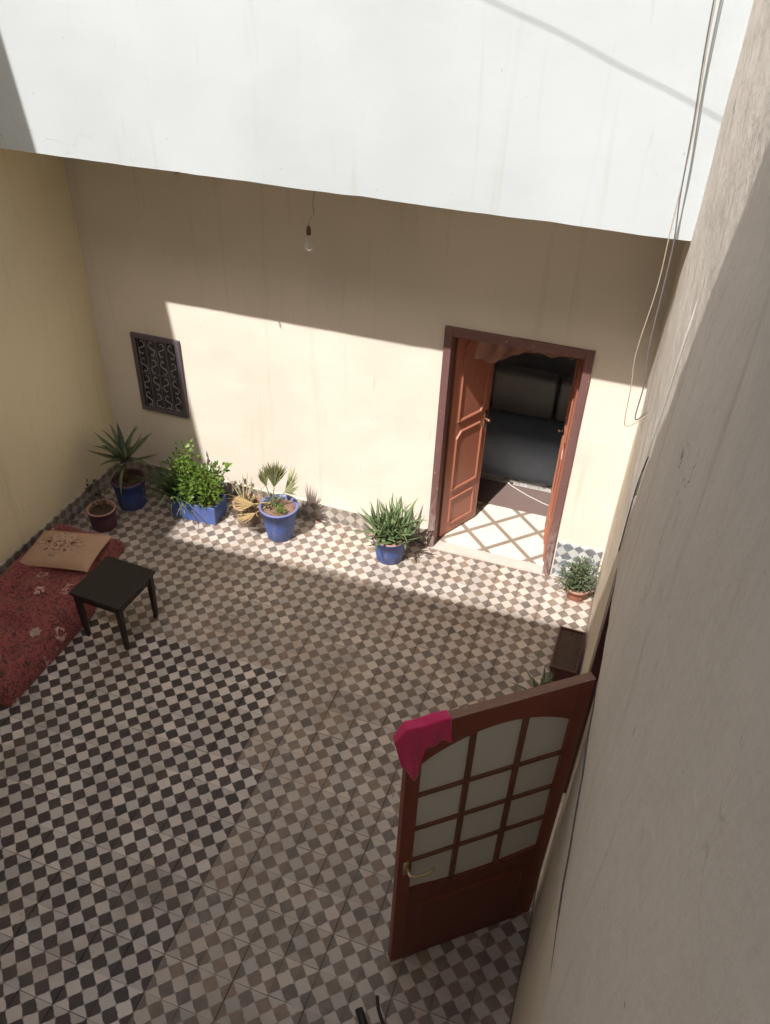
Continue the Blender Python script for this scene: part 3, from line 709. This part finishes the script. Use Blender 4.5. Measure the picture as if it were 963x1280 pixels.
# blue trough: green shrub, long dark blades and a dry stray stalk
t = empty('planter_trough', (-3.545, -.325, 0), math.radians(2), label='rectangular blue trough with bright green shrub against the cream wall', cat='planter')
bx = MB(); o_, i_ = (.22, .12), (.203, .104)
R = [[(-o_[0]*.97, -o_[1]*.97, 0), (o_[0]*.97, -o_[1]*.97, 0), (o_[0]*.97, o_[1]*.97, 0), (-o_[0]*.97, o_[1]*.97, 0)]]
for (q, z) in ((o_, .185), (i_, .185), (i_, .15)): R.append([(-q[0], -q[1], z), (q[0], -q[1], z), (q[0], q[1], z), (-q[0], q[1], z)])
bx.loft(R, True, False).build('trough', BLUE, t, bevel=.004)
sm = MB(); N = 14
for i in range(N+1):
    for j in range(7):
        x, y = -.203+.406*i/N, -.104+.208*j/6; sm.v.append((x, y, .162+.014*noise.noise(Vector((x*18, y*18, 2)))))
for i in range(N):
    for j in range(6): sm.f.append((i*7+j, (i+1)*7+j, (i+1)*7+j+1, i*7+j+1))
sm.build('soil', SOIL, t)
tw = []
for k in range(34):
    a_ = rg.uniform(0, 6.28); r = rg.random()**.5
    tw.append(((.04+rg.uniform(-.09, .1), rg.uniform(-.06, .06), .16), (.06+.27*r*math.cos(a_), -.01+.16*r*math.sin(a_), .26+.28*rg.random()+.05*(1-r))))
for k in range(7): tw.append(((-.02, .02, .2), (-.05-.14*rg.random(), .03+rg.uniform(-.05, .05), .52+.15*rg.random())))
bushy(t, SHRUB, tw, 36, .052, .017, rg, .062, .35)
vb = [blade(.36, .010, -.9, .15, 9), blade(.34, .010, -.5, .15, 9), blade(.40, .009, -1.4, .15, 9)]
for k in range(120): put_leaf(rg.choice(vb), GRASSY, t, (-.20+rg.uniform(-.05, .04), -.02+rg.uniform(-.05, .05), .165), rg.uniform(0, 6.28), math.radians(rg.uniform(25, 80)), rg.uniform(.8, 1.25))
vs_ = blade(.26, .006, -1.5, .2, 9)
for az, el in ((-.6, .5), (-1.3, .6), (-2.2, .7), (-1.8, .3)): put_leaf(vs_, STRAW, t, (-.06, -.06, .17), az, el, .8)
# small maroon pot with dark sprig
t = empty('potted_sprig', (-4.235, -.79, 0), label='maroon clay pot with a sparse dark-leaved sprig beside the mattress end', cat='potted plant')
pot(t, PURPLE, .105, .118, .20, soil=SOILD, rim_mat=TERRA_RIM, sd=.03)
bushy(t, DARKL, [((0, 0, .17), (-.08, -.02, .42)), ((0, 0, .17), (-.02, .04, .36)), ((-.03, 0, .28), (-.12, .03, .40))], 16, .045, .013, rg, .035, .5)

# fan palm in tall blue pot
def fan(n, L, spread, mat, parent, base, tip, face, name='frond', fold=.10):
    """petiole from base to tip, then pleated blades fanned around the direction of the petiole"""
    mb = MB(); base, tip = Vector(base), Vector(tip); d = (tip-base).normalized(); f = Vector(face).normalized()
    side = d.cross(f).normalized(); f = side.cross(d)
    mb.tube([base, (base+tip)/2+f*.01, tip], .006, 6, .004)
    for k in range(n):
        a_ = (k/(n-1)-.5)*spread; dd = d*math.cos(a_)+side*math.sin(a_); l = L*(1-.25*abs(k/(n-1)-.5))*rg.uniform(.9, 1.05)
        w_ = .011; sd_ = dd.cross(f).normalized(); b = len(mb.v); j = f*rg.uniform(-.01, .01)
        p1 = tip+dd*l*.5+j; p2 = tip+dd*l+j*2+f*.02-Vector((0, 0, .02*abs(a_)))
        mb.v += [tuple(tip), tuple(p1-sd_*w_-f*.003), tuple(p1+f*.004), tuple(p1+sd_*w_-f*.003), tuple(p2)]
        mb.f += [(b, b+1, b+2), (b, b+2, b+3), (b+1, b+4, b+2), (b+2, b+4, b+3)]
    return mb.build(name, mat, parent)
t = empty('potted_palm', (-2.735, -.345, 0), label='young fan palm in a tall blue pot standing in the sun by the wall', cat='potted plant')
pot(t, BLUE, .112, .162, .325, soil=SOIL, rim_mat=plain('pale_blue_rim', (.17, .19, .40), .5, .25, 14, .2, 40), sd=.035)
fan(20, .34, .80, PALM, t, (-.05, .0, .31), (-.02, -.03, .53), (.3, -1, .25))
fan(17, .28, 1.5, PALM, t, (-.04, .0, .31), (.05, .02, .46), (-.7, -.6, .5))
fan(11, .22, .7, PALM, t, (-.06, -.01, .31), (-.10, -.01, .50), (.9, -.5, 0))
fan(12, .22, 1.1, STRAW, t, (-.06, 0, .33), (-.20, -.06, .33), (-.6, -.5, .9))
fan(9, .20, 1.0, STRAW, t, (-.06, 0, .31), (-.17, -.10, .27), (-.7, -.6, .4))
bushy(t, GRASSY, [((-.05, 0, .29), (-.08, .02, .38)), ((-.03, .02, .29), (.0, .05, .36)), ((-.08, -.02, .29), (-.1, -.03, .34))], 16, .05, .012, rg, .03, .4, name='undergrowth')
bushy(t, SHRUB, [((.03, -.07, .29), (.03, -.08, .34)), ((.05, -.06, .29), (.06, -.07, .33))], 18, .035, .01, rg, .025, .4, name='succulent')
# weathered pot with straw
t = empty('weathered_pot', (-3.085, -.265, 0), label='weathered grey-brown clay pot with hanging dry straw beside the tall blue pot', cat='pot')
pot(t, GREYP, .095, .122, .21, soil=SOILD, rim_mat=TERRA_RIM)
vh = [blade(.26, .006, -1.9, .12, 9), blade(.2, .006, -1.3, .12, 8)]
for k in range(22): put_leaf(rg.choice(vh), STRAW, t, (rg.uniform(.0, .08), rg.uniform(-.08, .02), .2), rg.uniform(-2.2, .4), rg.uniform(.1, .7), rg.uniform(.6, 1))
vp_ = [blade(.30, .008, -.5, .12, 8), blade(.26, .008, .2, .12, 8)]
for k in range(20): put_leaf(rg.choice(vp_), PALM if k % 3 else STRAW, t, (rg.uniform(-.03, .06), rg.uniform(-.04, .03), .19), rg.uniform(0, 6.28), rg.uniform(.6, 1.45), rg.uniform(.7, 1.1))
for k in range(5): put_leaf(vh[1], STRAW, t, (rg.uniform(-.03, .03), rg.uniform(-.03, .03), .19), rg.uniform(0, 6.28), rg.uniform(.7, 1.4), 1.1)
# grey-green plant right of the door
t = empty('potted_bush', (-.145, -.20, 0), label='small grey-green bushy plant in a terracotta pot right of the brown door', cat='potted plant')
pot(t, TERRA, .075, .095, .115, soil=SOIL, rim_mat=TERRA_RIM, sd=.015)
tw = [((rg.uniform(-.04, .04), rg.uniform(-.04, .04), .1), (-.02+rg.gauss(0, .075), rg.gauss(0, .06), .15+.24*rg.random())) for k in range(26)]
tw = [(p, (min(q[0], .11), q[1], q[2])) for p, q in tw]
bushy(t, GREYG, tw, 44, .042, .008, rg, .045, .3)
# long brown trough by the right wall
BRN = plain('brown_plastic_trough', (.10, .032, .028), .5, .2, 10, .15, 50)
t = empty('planter_trough', (-.118, -1.0, 0), math.radians(-1), label='narrow brown trough of bare dark soil against the grey-white wall', cat='planter')
bx = MB(); R = []
for (hx_, hy_, z) in ((.075, .19, 0), (.088, .208, .155), (.097, .217, .157), (.097, .217, .18), (.084, .204, .18), (.082, .202, .15)):
    R.append([(-hx_, -hy_, z), (hx_, -hy_, z), (hx_, hy_, z), (-hx_, hy_, z)])
bx.loft(R, True, False).build('trough', BRN, t, bevel=.003)
sm = MB(); N = 12
for i in range(7):
    for j in range(N+1): x, y = -.083+.166*i/6, -.203+.406*j/N; sm.v.append((x, y, .163+.012*noise.noise(Vector((x*30, y*30, 5)))))
for i in range(6):
    for j in range(N): sm.f.append((i*(N+1)+j, (i+1)*(N+1)+j, (i+1)*(N+1)+j+1, i*(N+1)+j+1))
sm.build('soil', SOILD, t)
MB().tube([(.0, .16, .15), (.004, .165, .22)], .006, 6, .003).build('stub', DARKL, t)
# small aloe beyond the glazed door
t = empty('potted_aloe', (-.245, -1.46, 0), label='small green aloe half hidden behind the top of the glazed door', cat='potted plant')
pot(t, TERRA, .06, .08, .12, soil=SOILD, rim_mat=TERRA_RIM, sd=.015)
for q in range(22): put_leaf(rg.choice(vars_), ALOE, t, (rg.uniform(-.03, .03), rg.uniform(-.03, .03), .11), q*2.399, math.radians(35+50*q/22), rg.uniform(.55, .85))

# fuchsia cloth over the free corner of the glazed door
a = NT('fuchsia_cloth'); v = a.obj(); n = a.noise(v, 16, 4)
CLOTH = a.done(a.mix(n, (.50, .012, .095, 1), (.66, .028, .14, 1)), .9, a.bump(a.noise(v, 260, 2), .2, .002, a.bump(a.noise(v, 14, 3), .4, .02)), Sheen_Weight=.3)
mb = MB(); nx, ny = 60, 40
for i in range(nx+1):
    s = i/nx
    for j in range(ny+1):
        q = j/ny*2-1                                     # -1 far side hem ... +1 camera side hem
        k = min(1, max(0, (s-.42)/.18)); k = k*k*(3-2*k)
        L = (.125-.02*s+k*(.15-.16*max(0, s-.75)*4*.5))*(1 if q > 0 else .8)
        x = DW-.175+.23*s; over = max(0, x-DW-.004)
        aq = max(0, abs(q)-.15)/.85
        yy = q/.15*.024 if abs(q) < .15 else math.copysign(.024+.012*aq+.022*k*aq*(1-.4*s)+.010*math.sin(s*17+q*2)*aq+.003*math.sin(s*24-q*4)*aq, q)
        z = DHT+.013-aq*L
        x += -.05*k*aq*(s-.5)
        if over > 0:
            fac = over/.056; z -= .03*fac+.05*fac**1.5*(1-aq); yy *= (1-.35*fac)
        z += .003*math.sin(9*s+4*q)+.006*aq*math.sin(s*8+1)-.02*aq*k*math.sin(math.pi*min(1, max(0, (s-.5)*2)))
        mb.v.append((x, yy, z))
for i in range(nx):
    for j in range(ny): k = i*(ny+1)+j; mb.f.append((k, k+ny+1, k+ny+2, k+1))
cl = mb.build('draped_cloth', CLOTH, smooth=True); cl.matrix_world = DM
so = cl.modifiers.new('solid', 'SOLIDIFY'); so.thickness = .0016
tag(cl, 'fuchsia pink cloth draped over the corner of the open glazed door', 'cloth')

# curtain tied up inside the brown doorway
a = NT('brown_pink_curtain'); v = a.obj(); n = a.noise(v, 7, 4)
CURT = a.done(a.mix(n, (.42, .22, .17, 1), (.54, .31, .25, 1)), .8, a.bump(a.noise(v, 200, 2), .1, .002))
mb = MB(); nx, ny = 60, 14
for i in range(nx+1):
    s = i/nx
    for j in range(ny+1):
        q = j/ny; x = DX0+.20+.72*s
        drop = .25+.13*math.exp(-(max(0, s-.22)/.22)**2)+.015*math.sin(s*9)
        y = .30+.03*noise.noise(Vector((s*9, q*2, 1)))*(.3+q)+.012*math.sin(s*31+q*5)+.05*q*math.sin(math.pi*q)
        z = DH+.02-drop*q-.045*noise.noise(Vector((s*5, 3, q)))*q+.012*noise.noise(Vector((s*14, 8, q*2)))*q
        mb.v.append((x-.05*q*(1-s), y, z))
for i in range(nx):
    for j in range(ny): k = i*(ny+1)+j; mb.f.append((k, k+ny+1, k+ny+2, k+1))
cu_ = mb.build('gathered_curtain', CURT, smooth=True); cu_.modifiers.new('solid', 'SOLIDIFY').thickness = .004
tag(cu_, 'brown-pink curtain gathered up under the head of the brown doorway', 'curtain')
rod = tag(MB().tube([(DX0-.1, .30, DH+.02), (DX1+.1, .30, DH+.02)], .01, 8).build('curtain_rod', METAL), 'thin rod holding the gathered curtain over the doorway', 'rod')

# rug, cable and banquette in the room
a = NT('mauve_rug'); v = a.obj(); n = a.noise(v, 90, 3); n2 = a.noise(v, 5, 4)
RUGM = a.done(a.mix(n2, (.155, .105, .095, 1), (.20, .145, .13, 1)), .95, a.bump(n, .5, .004))
rug = empty('room_rug', (-.95, 1.1, .013), label='plain mauve rug with pale fringe on the room floor behind the doorway', cat='rug')
MB().box(-.75, .75, -.325, .06, .0, .012).build('pile', RUGM, rug, bevel=.004)
fm = MB()
for k in range(150):
    x = -.75+1.5*k/149; fm.tube([(x, .06, .008), (x+rg.uniform(-.01, .01), .10, .012+rg.uniform(0, .01)), (x+rg.uniform(-.015, .015), .15, .004)], .005, 4, .003)
fm.build('fringe', plain('pale_fringe', (.55, .52, .49), .9), rug)
tag(MB().tube([(-1.14, 1.3, .02), (-1.05, 1.2, .032), (-.95, 1.12, .032), (-.78, 1.02, .032), (-.62, .95, .032), (-.5, .92, .03)], .005, 6).build('white_cable', plain('white_pvc', (.62, .58, .54), .5)), 'thin pale cable lying across the mauve rug', 'cable')
bq = empty('banquette', (-1.4, 1.70, 0), label='dark low banquette along the far wall of the room', cat='sofa')
NAVY = plain('dark_navy_fabric', (.36, .43, .51), .9, .2, 12, .3, 60); BRF = plain('brown_back_cushion', (.44, .42, .40), .9, .25, 8, .3, 40)
soft_slab(2.7, .8, .40, 20, 10, .08, .02, .01, 4).build('seat', NAVY, bq, smooth=True)
for k in range(4): MB().box(-1.33+.67*k, -.69+.67*k, .12, .34, .41, .86).build('back_cushion', BRF, bq, bevel=.05, seg=4)

# bare bulb under the overhang
t = empty('pendant_bulb', (-2.35, -.45, ZO), label='bare light bulb on a short twisted cord under the overhang', cat='bulb')
MB().tube([(.06, 0, .0), (.05, 0, -.09), (.035, -.004, -.20), (.04, 0, -.27), (.015, 0, -.30), (.0, 0, -.335), (0, 0, -.355)], .0022, 6).build('cord', plain('beige_cord', (.30, .24, .19), .6), t, smooth=True)
MB().lathe([(.004, 0), (.012, -.004), (.015, -.02), (.016, -.05), (.013, -.058)], 16, (0, 0, -.35)).build('socket', plain('brown_bakelite', (.13, .08, .055), .4), t, smooth=True)
a = NT('clear_bulb_glass'); GB = a.done((.85, .83, .8, 1), .15, Transmission_Weight=.55, IOR=1.3)
MB().lathe([(.013, 0), (.015, -.02), (.027, -.045), (.031, -.068), (.027, -.09), (.014, -.104), (.001, -.107)], 18, (0, 0, -.407)).build('bulb', GB, t, smooth=True)

# cables hanging in front of the right wall
WIRE = plain('grey_cable', (.16, .15, .15), .5); WIREB = plain('beige_cable', (.42, .36, .29), .5); WIREW = plain('white_cable_sheath', (.62, .6, .58), .5)
def smooth_pts(P, n=6):
    P = [Vector(p) for p in P]; out = []
    for i in range(len(P)-1):
        p0, p1, p2, p3 = P[max(i-1, 0)], P[i], P[i+1], P[min(i+2, len(P)-1)]
        for k in range(n):
            t_ = k/n; out.append(.5*((2*p1)+(p2-p0)*t_+(2*p0-5*p1+4*p2-p3)*t_*t_+(3*p1-p0-3*p2+p3)*t_**3))
    return out+[P[-1]]
def cable(name, pts, r, mat, label): return tag(MB().tube(smooth_pts(pts), r, 6).build(name, mat, smooth=True), label, 'cable')
cable('hanging_cable', [(-.20, -1.0, 5.2), (-.17, -1.0, 4.196), (-.145, -1.0, 3.857), (-.126, -1.0, 3.585), (-.123, -1.0, 3.207), (-.120, -1.0, 2.915), (-.146, -1.0, 2.541), (-.130, -1.0, 2.346), (-.118, -1.0, 2.11), (-.10, -1.0, 2.075), (-.06, -1.0, 2.10), (-.012, -1.0, 2.16)], .0032, WIREB, 'beige cable hanging in a loose loop before the white upper wall')
cable('hanging_cable', [(-.21, -1.0, 5.2), (-.178, -1.0, 4.195), (-.137, -1.0, 3.69), (-.118, -1.0, 3.383), (-.095, -1.0, 3.17), (-.090, -1.0, 2.92), (-.086, -1.0, 2.553), (-.062, -1.0, 2.36), (-.066, -1.0, 2.16), (-.05, -1.0, 2.13), (-.010, -1.0, 2.19)], .0042, WIRE, 'dark grey cable hanging beside the right wall, twisted with a beige one')
cable('wall_cable', [(-.008, -2.53, 3.5), (-.018, -2.52, 3.3), (-.022, -2.45, 3.0), (-.024, -2.35, 2.72), (-.02, -2.2, 2.4)], .004, WIREW, 'thin white cable running down the sunlit strip of rough wall')
cable('wall_cable', [(-.022, -2.36, 2.70), (-.026, -2.24, 2.5), (-.022, -2.12, 2.28), (-.02, -2.08, 2.08), (-.018, -2.04, 1.95)], .0035, WIRE, 'short dark cable sagging over the wall above the open doorway')
def wall_x(y, z): return -(relief((0, y, z), .005, 2.2)+step(y, z))
cable('wall_cable', [(wall_x(y, z)-.003, y, z) for y, z in [(-2.80, 1.80), (-2.95, 1.84), (-3.1, 1.885), (-3.25, 1.91), (-3.4, 1.93), (-3.55, 1.94), (-3.7, 1.92), (-3.85, 1.89), (-4.0, 1.87), (-4.15, 1.86), (-4.3, 1.86)]], .0032, plain('dark_thin_cable', (.10, .08, .07), .6), 'thin dark cable running level along the near grey wall past the glazed door')
off = -SUN*(1.1/SUN.y)
pts = [Vector(p)+off for p in [(-2.6, -OV, 4.62), (-1.9, -OV, 4.36), (-1.205, -OV, 4.128), (-.838, -OV, 4.013), (-.511, -OV, 3.892), (-.268, -OV, 3.81), (-.002, -OV, 3.705), (.3, -OV, 3.57)]]
cable('overhead_cable', pts, .0032, WIRE, 'overhead cable strung above the yard, its shadow crossing the white wall')

# dark grip and rod at the near end of the yard
BLK = plain('black_rubber', (.012, .010, .010), .55, .2, 20, .1, 60)
t = empty('handle_stand', (-.55, -4.25, 0), label='thick black grip and thin curved black rod standing near the glazed door', cat='handle')
MB().tube([(-.105, .252, .80), (-.05, .19, .79), (.0, .13, .77), (.05, .05, .72), (.07, .0, .6), (.07, -.02, .06)], .017, 10).build('grip', BLK, t, smooth=True)
MB().tube(smooth_pts([(-.048, .325, .80), (-.03, .285, .80), (.0, .245, .795), (.05, .19, .77), (.1, .1, .68), (.12, .02, .5), (.12, -.02, .06)]), .0075, 8).build('rod', BLK, t, smooth=True)
MB().box(.0, .2, -.12, .08, .03, .06).build('base', BLK, t, bevel=.006)
for x in (.0, .19): MB().lathe([(.001, -.012), (.03, -.012), (.032, 0), (.03, .012), (.001, .012)], 14, (x, -.05, .03)).build('wheel', BLK, t)
